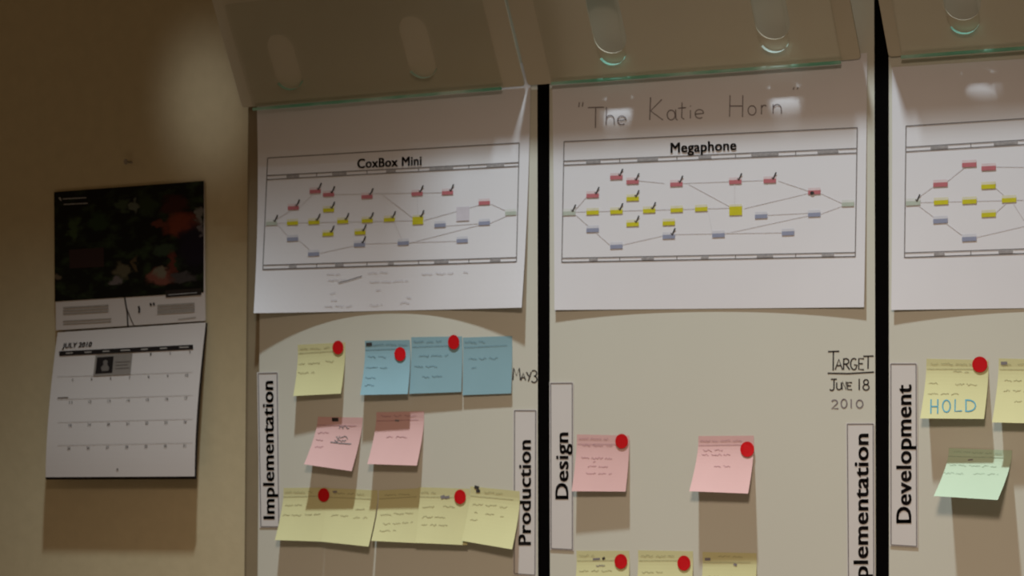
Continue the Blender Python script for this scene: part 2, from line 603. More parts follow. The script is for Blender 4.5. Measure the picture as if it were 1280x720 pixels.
# dark moulding along the board's left side
ml = W(303.5, 560, BOARD - .004)
mv, mf = [], []
prof = [(bl.x - .0004, -(BOARD - .004))] + [(ml.x + .009 * (1 - math.sin(math.pi / 2 * i / 8)), -(BOARD - .004) + .009 * (1 - math.cos(math.pi / 2 * i / 8))) for i in range(9)] + [(ml.x, -.0005), (bl.x - .0004, -.0005)]
for z in (0.85, 2.05):
    mv += [Vector((x, y, z)) for x, y in prof]
n = len(prof)
mf = [(i, (i + 1) % n, n + (i + 1) % n, n + i) for i in range(n)] + [tuple(range(n))[::-1], tuple(range(n, 2 * n))]
link_mesh('side_moulding', mv, mf, [mat('brown_moulding', (0.27, 0.215, 0.14), 0.7, 0.15, 0.05, 30)], board)['label'] = 'brown moulding along the left side'


def board_writing(name, draw, material):
    mk = Marks(Flat(BOARD), 0.0003)
    draw(mk)
    return mk.build(name, material, board)


def draw_may(mk):
    hand(mk, 'MAY3', [(641, 650.5, 475, 15), (651, 657, 475.5, 9), (658, 664, 476, 11), (664.5, 672, 478, 15)], 1.6)


def draw_target(mk):
    hand(mk, 'TARGET', [(1035, 1049, 463, 24), (1044, 1053, 462, 13), (1054, 1062, 462, 14), (1063, 1072, 462, 14),
                        (1073, 1080, 462, 14), (1079, 1092, 461, 16)], 1.75)
    mk.line([(1034.5, 466.5), (1060, 467), (1092.5, 465)], 1.8)
    hand(mk, 'JUNE', [(1036, 1046, 488, 14), (1045.5, 1052, 487, 9), (1052.5, 1058, 487, 10), (1059, 1065, 487, 9)], 1.7)
    hand(mk, '18', [(1071, 1077, 487.5, 14), (1078, 1087, 487.5, 13)], 1.75)


def draw_year(mk):
    hand(mk, '2010', [(1039, 1048, 511, 11), (1051, 1059, 510, 11), (1062, 1066, 510, 11), (1070, 1079, 510, 10)], 1.7)


board_writing('marker_writing', draw_may, M['marker'])['label'] = 'MAY 3 handwritten in black marker'
board_writing('marker_writing', draw_target, M['marker'])['label'] = 'TARGET JUNE 18 handwritten in black marker'
board_writing('marker_writing', draw_year, M['pencil'])['label'] = '2010 handwritten in fading grey marker'

# ------------------------------------------------------------------ black tape


def tape(x_top, x_bot, w_top, w_bot, y0, y1, label):
    s = Sheet([(x_top, y0), (x_top + w_top, y0), (x_bot + w_bot, y1), (x_bot, y1)], lambda u, v: BOARD + 0.0004)
    vs, fs, uv = s.mesh(1, 12, 0.0003)
    o = link_mesh('tape_strip', vs, fs, [M['tape']], origin=s.point(.5, 1))
    tag(o, label, 'tape', 'black tape strips dividing the board')


tape(671.3, 672.8, 15.2, 14.6, -150, 880, 'black vertical tape strip between the first and second charts')
tape(1092.3, 1095.3, 18.4, 15.8, -150, 880, 'black vertical tape strip between the second and third charts')

# ------------------------------------------------------------------ process charts


def chart(label, quad, outf, rect, head, foot, boxes, heads, divs, extra=None, mirror=None):
    s = Sheet(quad, outf)
    root = empty('process_chart', s.point(.5, 1))
    tag(root, label, 'chart', 'process charts hung across the board')
    vs, fs, uv = s.mesh(40, 30, 0.00025)
    sh = link_mesh('sheet', vs, fs, [M['paper']], root, smooth=False)
    # printed frame
    tl, tr, br, bl_ = rect
    lerp = lambda a, b, t: (a[0] + (b[0] - a[0]) * t, a[1] + (b[1] - a[1]) * t)
    g = Marks(s, 0.0004)
    wl = 1.15
    for a, b in ((tl, tr), (tr, br), (br, bl_), (bl_, tl)):
        g.sub(a, b, wl, 0, 16)
    for yl, yr in head + foot:
        g.sub((lerp(tl, bl_, (yl - tl[1]) / (bl_[1] - tl[1]))[0], yl), (lerp(tr, br, (yr - tr[1]) / (br[1] - tr[1]))[0], yr), wl, 0, 16)
    for t in divs:
        for (a, b) in (head, foot):
            xa = lerp(tl, tr, t)[0]
            g.line([(xa, a[0] + (a[1] - a[0]) * t), (xa, b[0] + (b[1] - b[0]) * t)], 1.0)
    g.build('printed_frame', M['line'], root)
    for t, hw in heads:
        xa = lerp(tl, tr, t)[0]
        for (a, b), f in ((head, 1.0), (foot, 0.6)):
            y0 = a[0] + (a[1] - a[0]) * t
            y1 = b[0] + (b[1] - b[0]) * t
            ym = (y0 + y1) / 2
            sl = (a[1] - a[0]) / (tr[0] - tl[0])
            hd = Marks(s, 0.0005)
            hd.sub((xa - hw * f, ym - sl * hw * f), (xa + hw * f, ym + sl * hw * f), 3.6, 0, 4)
            hd.build('column_heading', M['smudge'], root)
    # connector lines
    cn = Marks(s, 0.00035)
    for (x0, y0), (x1, y1) in extra['links']:
        cn.sub((x0, y0), (x1, y1), 0.8, 0, 6)
    cn.build('connector_lines', M['connector'], root)
    for col, x, y, tick, w, h in boxes:
        mk = Marks(s, 0.0006)
        a = extra.get('slope', -0.04)
        q = lambda dx, dy: (x + dx, y + dy + a * dx)
        mk.poly([q(-w / 2, -h * .5), q(w / 2, -h * .5), q(w / 2, h * .5), q(-w / 2, h * .5)], 0)
        if h < 8:
            mk.poly([q(-w / 2, -h * 1.15), q(w / 2, -h * 1.15), q(w / 2, -h * .5), q(-w / 2, -h * .5)], 1)
        else:
            mk.poly([q(-w / 2, -h * .75), q(w / 2, -h * .75), q(w / 2, -h * .5), q(-w / 2, -h * .5)], 1)
        if col == 'lilac':
            mk.build('process_box', [M['lilac'], M['lilac']], root)['label'] = 'faint lilac process box'
        else:
            mk.build('process_box', [M['box_' + col], M['box_' + col + '_pale']], root)['label'] = col + ' process box'
        if tick:
            tk = Marks(s, 0.0009)
            x1, y1 = x + w * .22, y - h * .45
            tk.line([(x1 - .6, y1 - 2.2), (x1 + .8, y1 - .2), (x1 + 2.9, y1 - 4.6), (x1 + 4.6, y1 - 8.6)], 1.7)
            tk.build('check_mark', M['marker'], root)
    return s, root


def lst(col, pts, x0, y0, sc, w, h):
    r = []
    for p in pts:
        t = len(p) > 2 and p[2]
        ww, hh = (p[3], p[4]) if len(p) > 4 else (w, h)
        r.append((col, x0 + p[0] / sc, y0 + p[1] / sc, t, ww, hh))
    return r


# chart one
b1 = []
A = (310, 160, 3.0, 14.0, 4.6)
b1 += lst('red', [(252, 238, 1), (302, 250, 1), (446, 258, 1), (634, 247, 1), (748, 243, 1), (170, 300, 1), (886, 281)], *A)
b1 += lst('yellow', [(302, 308, 1), (167, 357), (247, 354, 1), (355, 351, 1), (447, 348, 1), (530, 344, 1), (300, 398, 1), (420, 393, 1), (637, 347, 1, 13.5, 9.5)], *A)
b1 += lst('green', [(88, 358, 1), (985, 320)], *A)
b1 += lst('blue', [(720, 365), (886, 357), (582, 432), (803, 423), (418, 438, 1), (167, 417), (246, 473)], *A)
b1 += [('lilac', 578.5, 269, 0, 16, 14)]
P = lambda x, y: (310 + x / 3.0, 160 + y / 3.0)
links1 = [(P(100, 356), P(640, 345)), (P(320, 248), P(748, 240)), (P(190, 300), P(250, 240)), (P(110, 340), P(170, 302)),
          (P(110, 360), P(160, 415)), (P(190, 418), P(246, 470)), (P(270, 468), P(418, 436)), (P(440, 433), P(803, 422)),
          (P(500, 245), P(630, 345)), (P(634, 250), P(637, 340)), (P(660, 345), P(886, 282)), (P(605, 430), P(886, 358)),
          (P(545, 345), P(582, 430)), (P(740, 366), P(880, 356)), (P(910, 283), P(985, 318)), (P(905, 357), P(985, 322))]


def out1(u, v):
    c = abs(2 * u - 1)
    return BOARD + 0.0012 + 0.0135 * c ** 2.2 * max(0.0, (v - .2) / .8) ** 2 * (1.25 - .25 * u)


s1, ch1 = chart('white process chart in the left column, faint pencil notes in its lower margin',
                [(320.5, 105), (663.5, 78), (652, 384.5), (317, 391.5)], out1,
                [(334.5, 197.5), (649, 178.5), (645.5, 327), (328.5, 337)],
                [(219.5, 203), (224.5, 207.5)], [(331.5, 321.8), (336.5, 327)], b1,
                [(.10, 8), (.285, 9), (.49, 6), (.69, 15), (.905, 11)], [.195, .395, .60, .80], dict(links=links1, slope=-.05))
t = Marks(s1, 0.0007)
t.text('CoxBox Mini', [(446.5, 210.2), (527, 206.2), (527, 195.2), (446.5, 199)], 0.028)
t.build('chart_title', M['ink'], ch1)
pn = Marks(s1, 0.0006)
pn.line([(423, 353.5), (436, 350), (452.5, 345)], 1.1, 1)
for x0, x1, y in ((408, 425, 343), (460, 485, 341), (462, 510, 352), (410, 432, 350), (412, 424, 366), (414, 424, 376), (406, 440, 383), (462, 478, 381), (500, 512, 378), (527, 567, 342), (579, 585, 340), (470, 476, 362), (508, 514, 372)):
    scribble(pn, x0, x1, y, 2.2, .8, 0, -.03)
pn.build('pencil_notes', [M['faint'], M['grey_ink']], ch1)

# chart two
b2 = []
A = (680, 90, 2.3214, 15.5, 5.0)
b2 += lst('red', [(210, 306, 1), (257, 319, 1), (384, 326, 1), (555, 319, 1), (655, 316, 1), (141, 359, 1), (784, 349)], *A)
b2 += lst('yellow', [(257, 368, 1), (141, 408), (210, 406, 1), (305, 403, 1), (385, 401), (456, 398), (257, 442, 1), (362, 439), (556, 403, 0, 16, 11)], *A)
b2 += lst('green', [(73, 410, 1), (882, 384)], *A)
b2 += lst('blue', [(630, 419), (784, 414), (506, 474), (708, 468), (362, 478, 1), (141, 459), (210, 507)], *A)
P = lambda x, y: (680 + x / 2.3214, 90 + y / 2.3214)
links2 = [(P(90, 405), P(560, 393)), (P(275, 314), P(350, 322)), (P(400, 322), P(640, 313)), (P(680, 315), P(770, 345)),
          (P(90, 400), P(125, 360)), (P(90, 412), P(190, 500)), (P(230, 500), P(345, 474)), (P(380, 470), P(690, 465)),
          (P(553, 322), P(553, 390)), (P(580, 395), P(770, 350)), (P(525, 468), P(770, 415)), (P(475, 398), P(488, 465)),
          (P(650, 414), P(770, 408)), (P(800, 350), P(865, 380)), (P(800, 412), P(865, 388)), (P(420, 325), P(540, 390))]


def out2(u, v):
    c = abs(2 * u - 1)
    return BOARD + 0.0012 + 0.0036 * c ** 2.2 * max(0.0, (v - .2) / .8) ** 2


s2, ch2 = chart('white process chart in the middle column with a handwritten name across its top',
                [(690, 95), (1084, 66), (1080, 384), (693, 387.5)], out2,
                [(705, 177), (1071.5, 159.5), (1069, 320.5), (702.2, 327.7)],
                [(201.3, 185.3), (206.3, 191)], [(322.7, 315.5), (327.7, 320.5)], b2,
                [(.10, 9), (.285, 13), (.48, 8), (.685, 17), (.90, 13)], [.19, .385, .585, .79], dict(links=links2, slope=-.04))
t = Marks(s2, 0.0007)
t.text('Megaphone', [(838, 191), (920.5, 187.2), (920.5, 175.2), (838, 178.8)], 0.028)
t.build('chart_title', M['ink'], ch2)
hw = Marks(s2, 0.0006)
hand(hw, '"TheKatieHorn"',
     [(722, 731, 148, 20),
      (735, 755, 160, 26), (757, 769, 156, 22), (771, 784, 156, 20),
      (811, 829, 150, 27), (833, 847, 150, 24), (847, 858, 149, 22), (861, 865, 148, 20), (868, 881, 148, 20),
      (911, 930, 146, 27), (934, 946, 144, 22), (950, 959, 143, 22), (965, 978, 142, 22),
      (990, 1000, 119, 10)], 1.25)
hw.build('handwriting', M['pencil'], ch2)
bk = Marks(s2, 0.0010)
bk.disc(680 + 778 / 2.3214, 90 + 351 / 2.3214, 2.6, 2.2)
bk.build('ink_blot', M['marker'], ch2)

# chart three (its right half lies beyond the frame)
b3 = []
A = (1120, 150, 4.0, 18.0, 5.4)
b3 += lst('red', [(366, 224), (463, 241), (222, 323)], *A)
b3 += lst('yellow', [(462, 333), (225, 412), (367, 408), (565, 401), (463, 474)], *A)
b3 += lst('green', [(85, 416, 1)], *A)
b3 += lst('blue', [(222, 505), (366, 595)], *A)
mp = lambda x, y: (1132 + (x - 705) * 1.14, 157.5 + (y - 177) * 1.06)
for c, x, y, tk, w, h in b2:
    X, Y = mp(x, y)
    if X > 1285:
        b3.append((c, X, Y - 6, 0, w * 1.12, h))
P = lambda x, y: (1120 + x / 4.0, 150 + y / 4.0)
links3 = [(P(120, 410), P(640, 398)), (P(90, 400), P(200, 322)), (P(250, 310), P(350, 230)), (P(490, 232), P(700, 234)),
          (P(110, 425), P(210, 500)), (P(250, 515), P(350, 590)), (P(400, 585), P(700, 515)), (P(580, 405), P(640, 500)), (P(490, 330), P(560, 395)), (P(490, 470), P(560, 405))]


def out3(u, v):
    c = abs(2 * u - 1)
    return BOARD + 0.0012 + 0.0042 * c ** 2.2 * max(0.0, (v - .2) / .8) ** 2


s3, ch3 = chart('white process chart in the right column, cut by the photo edge',
                [(1115, 84), (1556, 56), (1552, 381), (1114, 387.5)], out3,
                [(1132.5, 157.5), (1548, 131), (1545, 308), (1130.5, 321.8)],
                [(184, 158), (189.5, 164)], [(316, 302), (321.8, 308)], b3,
                [(.10, 11), (.30, 15), (.50, 9), (.70, 19), (.90, 14)], [.195, .395, .595, .80], dict(links=links3, slope=-.05))

# ------------------------------------------------------------------ acrylic wall pockets above the charts
TILT = 0.50                      # metres outwards per metre of height


def slotted_panel(a, b, height, depth, slots, name, parent, side_mat, face_mat, radius=0.012):
    """rectangular panel standing on the edge a-b, tilted out of the wall, with rounded slots cut through"""
    ex = (b - a)
    wdt = ex.length
    ex = ex.normalized()
    ey = Vector((0, -TILT, 1.0))
    ey = (ey - ex * ey.dot(ex)).normalized()
    nrm = ex.cross(ey)
    if nrm.y > 0: nrm = -nrm
    H = height / ey.z

    def rounded(x0, x1, y0, y1, r, n=6):
        pts = []
        for cx, cy, a0 in ((x1 - r, y1 - r, 0), (x0 + r, y1 - r, 90), (x0 + r, y0 + r, 180), (x1 - r, y0 + r, 270)):
            for i in range(n + 1):
                t_ = math.radians(a0 + 90 * i / n)
                pts.append((cx + r * math.cos(t_), cy + r * math.sin(t_)))
        return pts
    bm = bmesh.new()
    loops = [rounded(0, wdt, 0, H, radius, 4)]
    for x0, x1, y0, y1 in slots:
        loops.append(rounded(x0, x1, y0, y1, min((x1 - x0), (y1 - y0)) * .48))
    edges, rings = [], []
    for lp in loops:
        vv = [bm.verts.new(a + ex * x + ey * y) for x, y in lp]
        rings.append(vv)
        for i in range(len(vv)):
            edges.append(bm.edges.new((vv[i], vv[(i + 1) % len(vv)])))
    bmesh.ops.triangle_fill(bm, use_beauty=True, use_dissolve=False, edges=edges)
    front = list(bm.faces)
    for f in front:
        if f.normal.dot(nrm) < 0: f.normal_flip()
        f.material_index = 0
    ret = bmesh.ops.duplicate(bm, geom=list(bm.verts) + list(bm.edges) + front)
    vmap = ret['vert_map']
    for v in [vmap[v] for r in rings for v in r]:
        v.co -= nrm * depth
    for f in [g for g in ret['geom'] if isinstance(g, bmesh.types.BMFace)]:
        f.normal_flip()
    for r in rings:
        for i in range(len(r)):
            p, q = r[i], r[(i + 1) % len(r)]
            f = bm.faces.new((p, q, vmap[q], vmap[p]))
            edge = (q.co - p.co).normalized()
            low = r is not rings[0] and abs(edge.dot(ex)) > .6 and (p.co - a).dot(ey) < H * .45
            f.material_index = 1 if low else 0
    bmesh.ops.recalc_face_normals(bm, faces=list(bm.faces))
    vs = [v.co.copy() for v in bm.verts]
    bm.verts.index_update()
    fs = [tuple(v.index for v in f.verts) for f in bm.faces]
    mi = [f.material_index for f in bm.faces]
    bm.free()
    return link_mesh(name, vs, fs, [face_mat, side_mat], parent, mi=mi), ex, ey, nrm


def pocket(label, back, front, slots_px, back_slots=True):
    eb = BOARD + 0.0038
    ea = BOARD + 0.0102
    a, b = W(*back[0], eb), W(*back[1], eb)
    c, d = W(*front[0], ea), W(*front[1], ea)
    root = empty('wall_pocket', (a + b) / 2)
    tag(root, label, 'wall pocket', 'tilted wall pockets above the charts')
    HT = 0.128
    wf, wb = (d - c).length, (b - a).length
    sl = []
    for x0, x1, k0, k1 in slots_px:
        sl.append((x0 * wf, x1 * wf, k0, k1))
    fr, ex, ey, nrm = slotted_panel(c, d, HT, 0.0055, sl, 'acrylic_front', root, M['acrylic_edge'], M['acrylic'], 0.003)
    fr['label'] = 'clear acrylic front with two rounded slots'
    # the polished lower lip, which shows green
    vs, fs, n, rr = [], [], 10, 0.0019
    la, lb = c + Vector((0, -.0012, .0004)), d + Vector((0, -.0012, .0004))
    for k, q in enumerate((la, lb)):
        for i in range(n):
            t_ = 2 * math.pi * i / n
            vs.append(q + Vector((0, rr * math.cos(t_), rr * 1.05 * math.sin(t_))))
    for i in range(n):
        fs.append((i, (i + 1) % n, n + (i + 1) % n, n + i))
    fs += [tuple(range(n))[::-1], tuple(range(n, 2 * n))]
    link_mesh('acrylic_lip', vs, fs, [M['acrylic_edge']], root)['label'] = 'bright green lower edge'
    off = (c - a).dot(ex)
    sb = [(x0 + off - .003, x1 + off + .003, k0 + .014, min(k1 + .008, HT * 1.09)) for x0, x1, k0, k1 in sl] if back_slots else []
    bk_, *_ = slotted_panel(a, b, HT + 0.008, 0.0018, sb, 'back_panel', root, M['panel'], M['panel'], 0.004)
    bk_['label'] = 'beige back panel, wider than the acrylic'
    return root


pocket('tilted clear wall pocket over the left chart, nearest the bare wall',
       [(303, 134.5), (656, 107.5)], [(317, 137), (627, 111)], [(.12, .235, .022, .098), (.66, .775, .022, .104)], False)
pocket('tilted clear wall pocket over the middle chart, between the two black tapes',
       [(660, 106.8), (1076, 73.5)], [(690, 105), (1051, 78.5)], [(.185, .285, .018, .112), (.745, .845, .018, .112)])
pocket('tilted clear wall pocket over the right chart, cut by the photo edge',
       [(1111, 71), (1556, 36)], [(1127, 72), (1520, 43)], [(.17, .275, .022, .102), (.72, .825, .022, .102)])

# ------------------------------------------------------------------ printed column labels


def column_label(label, text, border, baseline, cap, n0, n1, lift, margin=1.6):
    """border TL, TR, BR, BL of the printed box; the word reads upwards from n0 (bottom y) to n1 (top y)"""
    tl, tr, br, bl_ = border
    m = margin
    s = Sheet([(tl[0] - m, tl[1] - m), (tr[0] + m, tr[1] - m), (br[0] + m, br[1] + m), (bl_[0] - m, bl_[1] + m)],
              lambda u, v: BOARD + lift)
    root = empty('column_label', s.point(.5, 1))
    tag(root, label, 'label', 'printed column labels on the board')
    vs, fs, uv = s.mesh(2, 10, 0.00025)
    link_mesh('card', vs, fs, [M['label']], root)
    g = Marks(s, 0.0003)
    for a, b in ((tl, tr), (tr, br), (br, bl_), (bl_, tl)):
        g.sub(a, b, 1.2, 0, 2)
    g.build('printed_border', M['line'], root)
    t_ = Marks(s, 0.0004)
    bb, bt = baseline
    cb, ct = cap
    t_.text(text, [(bb, n0), (bt, n1), (ct, n1), (cb, n0)], 0.026)
    t_.build('printed_word', M['ink'], root)


column_label('tall white label reading Implementation at the left edge of the board', 'Implementation',
             [(322.8, 467), (346.3, 466.3), (348.5, 658.5), (326, 658.3)], (343.2, 341.3), (329.5, 327.5), 649, 476, 0.0008)
column_label('tall white label reading Production left of the first black tape', 'Production',
             [(643.2, 513.3), (669.6, 513.3), (668.6, 719), (642.8, 717)], (663.4, 663.4), (648.2, 648.2), 681.5, 550, 0.0012)
column_label('tall white label reading Design right of the first black tape', 'Design',
             [(688.3, 479.2), (715.3, 479), (715.4, 687), (689, 685.6)], (710.2, 710.2), (694.4, 694.4), 624, 540.5, 0.0012)
column_label('tall white label reading Implementation left of the second black tape, cut by the photo bottom', 'Implementation',
             [(1059.1, 530.2), (1091.4, 530), (1092.4, 771), (1061, 769)], (1084.7, 1085.4), (1067, 1067.6), 757, 542, 0.0012)
column_label('tall white label reading Development right of the second black tape', 'Development',
             [(1113.6, 455), (1145, 455), (1145.8, 683), (1113.8, 681)], (1138.8, 1139), (1120.6, 1120.4), 654, 480.5, 0.0012)

# ------------------------------------------------------------------ sticky notes


def note(colour, quad, liftL, liftR, label, group, base=0.0006, lines=(), dot=None, extra=None, strip=True, ink=None):
    def outf(u, v):
        e = liftL + (liftR - liftL) * min(1.05, max(-.05, u))
        vv = max(0.0, v - 0.14) / 0.86
        return BOARD + base + e * vv ** 1.45
    s = Sheet(quad, outf)
    root = empty('sticky_note', s.point(.5, 0))
    tag(root, label, 'sticky note', group)
    vs, fs, uv = s.mesh(8, 16, 0.0002)
    link_mesh('note_sheet', vs, fs, [M[colour]], root, smooth=False)
    tl, tr, br, bl_ = quad
    L = lambda u, v: ((tl[0] * (1 - u) + tr[0] * u) * (1 - v) + (bl_[0] * (1 - u) + br[0] * u) * v,
                      (tl[1] * (1 - u) + tr[1] * u) * (1 - v) + (bl_[1] * (1 - u) + br[1] * u) * v)
    mk = Marks(s, 0.0005)
    if strip:     # the first written line is ruled off from the rest
        a, b = L(.03, .17), L(.90, .155)
        mk.sub(a, b, .6, 0, 6)
    sl = (tr[1] - tl[1]) / (tr[0] - tl[0])
    for u0, u1, v in lines:
        a, b = L(u0, v), L(u1, v)
        scribble(mk, a[0], b[0], a[1], 2.4, .7, 0, sl)
    if extra:
        extra(mk)
    mk.build('handwriting', [ink or M['ink_' + colour], M['marker'], M['blue_marker'], M['grey_ink']], root)
    if dot:
        d = Marks(s, 0.0016)
        d.disc(dot[0], dot[1], dot[2], dot[3], 0, 24)
        o = d.build('dot_sticker', M['red'], root)
        o['label'] = 'round red dot sticker'
    return root


GL = 'sticky notes in the left column'
GM = 'sticky notes in the middle column'
GR = 'sticky notes in the right column'
hdr = (.06, .68, .08)

note('yellow', [(372, 431), (431.5, 428), (426, 492), (366.5, 495)], .015, .012,
     'yellow note alone under the left chart, beside the blue notes', GL, lines=[hdr, (.06, .50, .37), (.62, .85, .35), (.06, .40, .55)], dot=(422.4, 434.3, 6.9, 8.6))
note('blue', [(456, 426), (512, 425), (509.5, 492.5), (450, 493.8)], .017, .015,
     'leftmost of the three blue notes', GL, base=.0014, lines=[(.18, .95, .08), (.1, .5, .30), (.08, .55, .50), (.08, .36, .68), (.08, .34, .82)],
     dot=(500, 442.5, 7.1, 8.7), extra=lambda m: m.line([(457.5, 430.5), (465, 430)], 4.0, 1))
note('blue', [(514, 421.5), (577.5, 420.5), (576.5, 490), (511.5, 492.3)], .007, .006,
     'middle one of the three blue notes', GL, base=.0010, lines=[(.05, .60, .08), (.16, .74, .33), (.08, .55, .52), (.24, .64, .70)], dot=(567, 427.6, 7.2, 9.0))
note('blue', [(578.5, 422), (640, 420), (639, 491.7), (578, 494)], .0050, .0046,
     'rightmost of the three blue notes, beside the words MAY 3', GL, base=.0006, lines=[(.04, .45, .08), (.12, .74, .37), (.18, .28, .52)])
note('pink', [(397.5, 521), (453.5, 522), (439.5, 589), (380, 580.3)], .021, .017,
     'pink note in the left column with blue pen writing, left of the plain pink one', GL,
     lines=[(.1, .4, .33), (.5, .85, .17), (.1, .25, .48), (.12, .3, .62)],
     extra=lambda m: (m.line([(415, 524.5), (423, 524.5)], 4.6, 1), m.line([(413, 552.5), (425, 554), (439, 555)], 1.3, 3),
                      scribble(m, 424, 438, 534, 4, 1, 3), scribble(m, 420, 438, 547, 4.5, 1, 3), scribble(m, 418, 437, 551, 3, 1, 3)))
note('pink', [(470.5, 515.3), (530, 514), (521, 582), (459, 580)], .020, .018,
     'pink note in the left column with one short written word', GL, lines=[(.1, .9, .08), (.30, .76, .48)],
     extra=lambda m: m.line([(494, 525.5), (499, 526)], 2.2, 3))
note('yellow', [(354.5, 610), (408, 609.5), (401.5, 677), (343.5, 675)], .018, .015,
     'first from the left of the yellow notes in the bottom row of the left column', GL, base=.0010,
     lines=[hdr, (.1, .55, .33), (.08, .5, .52), (.58, .92, .50)], dot=(404.5, 618.8, 7.2, 8.6))
note('yellow', [(407.5, 610), (472, 613), (460.5, 683.3), (401.5, 677)], .017, .020,
     'second yellow note of the left bottom row, its lower right corner hanging lowest', GL, base=.0006,
     lines=[(.15, .75, .09), (.62, .85, .36), (.15, .5, .50), (.6, .88, .50)],
     extra=lambda m: m.line([(416, 614.8), (421, 614.6)], 2.4, 3))
note('yellow', [(473.5, 613), (527, 610), (523, 679), (464, 676)], .018, .014,
     'middle yellow note of the left bottom row, half under its right neighbour', GL, base=.0006,
     lines=[(.15, .8, .10), (.12, .85, .48), (.2, .85, .66), (.15, .5, .80)])
note('yellow', [(523, 609), (587, 611), (584, 681.5), (519, 678.5)], .017, .014,
     'fourth yellow note of the left bottom row, with a red dot', GL, base=.0022,
     lines=[(.06, .35, .09), (.1, .35, .35), (.5, .75, .33), (.1, .55, .53), (.1, .6, .67)], dot=(575, 621, 7.3, 9.0),
     extra=lambda m: (m.line([(551, 622), (556, 620.5)], 4.2, 3), m.line([(556, 622), (562, 621)], 3.4, 3)))
note('yellow', [(588, 608), (649.5, 614), (640, 686.7), (577, 676)], .018, .022,
     'last yellow note of the left bottom row, overlapping the Production label', GL, base=.0016,
     lines=[(.3, .75, .08), (.1, .8, .32), (.16, .22, .46), (.38, .58, .46), (.68, .75, .46), (.1, .25, .60)],
     extra=lambda m: (m.line([(593, 608.5), (598.5, 610)], 4, 1), m.line([(595, 614), (600, 613.5)], 4, 1)))
note('pink', [(721, 543), (786.5, 544.5), (782, 614.5), (714.5, 614)], .0135, .0115,
     'pink note touching the Design label', GM, base=.0018, lines=[(.05, .6, .07), (.12, .7, .19), (.12, .75, .41), (.35, .4, .47), (.26, .7, .56), (.24, .72, .68)], dot=(777, 551.5, 8.0, 9.2))
note('pink', [(873, 545), (942, 544.5), (935, 617), (861.5, 614)], .025, .023,
     'pink note alone in the middle of the board, right of the Design pink note', GM, lines=[(.05, .8, .09), (.12, .55, .26), (.12, .62, .34), (.36, .64, .54)], dot=(934, 561.5, 8.7, 9.6))
note('yellow', [(720.5, 688.5), (786.5, 688.5), (782, 763), (715, 762)], .017, .016,
     'yellow note under the Design pink note, cut by the photo bottom', GM, lines=[(.06, .35, .08), (.08, .75, .34), (.08, .55, .52)], dot=(776, 701.8, 8.0, 9.3),
     extra=lambda m: (m.line([(741, 699), (750, 698.5)], 2.4, 3), m.line([(753, 699), (756, 697)], 3, 1), scribble(m, 745, 756, 707, 2, 1, 3)))
note('yellow', [(797.5, 688), (866, 689), (861, 764), (792, 763)], .017, .016,
     'centre of the three yellow notes along the photo bottom in the middle column', GM, lines=[(.06, .7, .09), (.1, .5, .36), (.1, .65, .52)], dot=(854.8, 703.8, 8.2, 9.4))
note('yellow', [(878, 690), (945.5, 691.5), (941, 767), (873, 766)], .017, .016,
     'yellow note without a dot on the photo bottom, below the lone pink note', GM, lines=[(.3, .8, .07), (.1, .6, .40), (.1, .7, .55)],
     extra=lambda m: (m.line([(881, 699), (888, 699)], 3.4, 3), m.line([(917, 705), (921, 706.5)], 3, 3)))
note('yellow', [(1158, 448.5), (1235.5, 450), (1230, 523.7), (1150, 523)], .021, .018,
     'yellow note with HOLD written in blue marker', GR, lines=[(.08, .75, .08), (.45, .7, .21), (.08, .22, .41), (.5, .85, .42), (.08, .6, .58)], dot=(1224.7, 455.5, 9.6, 9.9),
     extra=lambda m: hand(m, 'HOLD', [(1163, 1173, 517, 18), (1178, 1188, 515, 15), (1193, 1203, 514, 15), (1206, 1220, 514, 14)], 1.6, 2))
note('yellow', [(1248.5, 448), (1330, 450), (1324, 530), (1240, 528)], .021, .019,
     'yellow note cut by the right photo edge, beside the HOLD note', GR, lines=[(.06, .2, .10), (.3, .8, .08), (.12, .55, .34), (.12, .5, .5), (.3, .6, .66)],
     extra=lambda m: m.line([(1251, 454), (1259, 454)], 4, 3))
note('green', [(1186, 560), (1265, 563), (1247, 625), (1167, 620)], .044, .044,
     'pale green note curling off the board below the HOLD note', GR, base=.0008, lines=[(.1, .85, .08), (.1, .85, .35), (.05, .35, .52), (.5, .9, .5)],
     extra=lambda m: m.line([(1210, 575), (1216, 574.5)], 1.6, 3))

# ------------------------------------------------------------------ wall calendar


def cal_top(u, v): return 0.004 + 0.003 * v
def cal_low(u, v): return 0.0075 + 0.0235 * math.sin(min(1.0, max(0.0, v)) * math.pi / 2) ** 1.0


cs = Sheet([(67.5, 240), (255, 226), (256.5, 401), (70, 413)], cal_top)
cal = empty('wall_calendar', cs.point(.5, 0))
tag(cal, 'open wall calendar with a dark foliage picture above a white month page', 'calendar')
vs, fs, uv = cs.mesh(10, 12, 0.0012)
link_mesh('upper_page', vs, fs, [M['cal_paper']], cal)
# the picture
pq = [(67.5, 240), (255, 226), (254.6, 365.5), (68.5, 377)]
n0, verts, faces, uvs = 12, [], [], []
for j in range(n0 + 1):
    for i in range(n0 + 1):
        u, v = i / n0, j / n0
        x = (pq[0][0] * (1 - u) + pq[1][0] * u) * (1 - v) + (pq[3][0] * (1 - u) + pq[2][0] * u) * v
        y = (pq[0][1] * (1 - u) + pq[1][1] * u) * (1 - v) + (pq[3][1] * (1 - u) + pq[2][1] * u) * v
        verts.append(cs.at(x, y, .0004))
        uvs.append((u, v))
for j in range(n0):
    for i in range(n0):
        a = j * (n0 + 1) + i
        faces.append((a, a + n0 + 1, a + n0 + 2, a + 1))
pic = link_mesh('picture', verts, faces, [M['photo']], cal, uvs=uvs)
pic['label'] = 'dark photograph of leaves and a reddish figure'
C = lambda x, y: (60 + x / 3.6, 220 + y / 3.6)
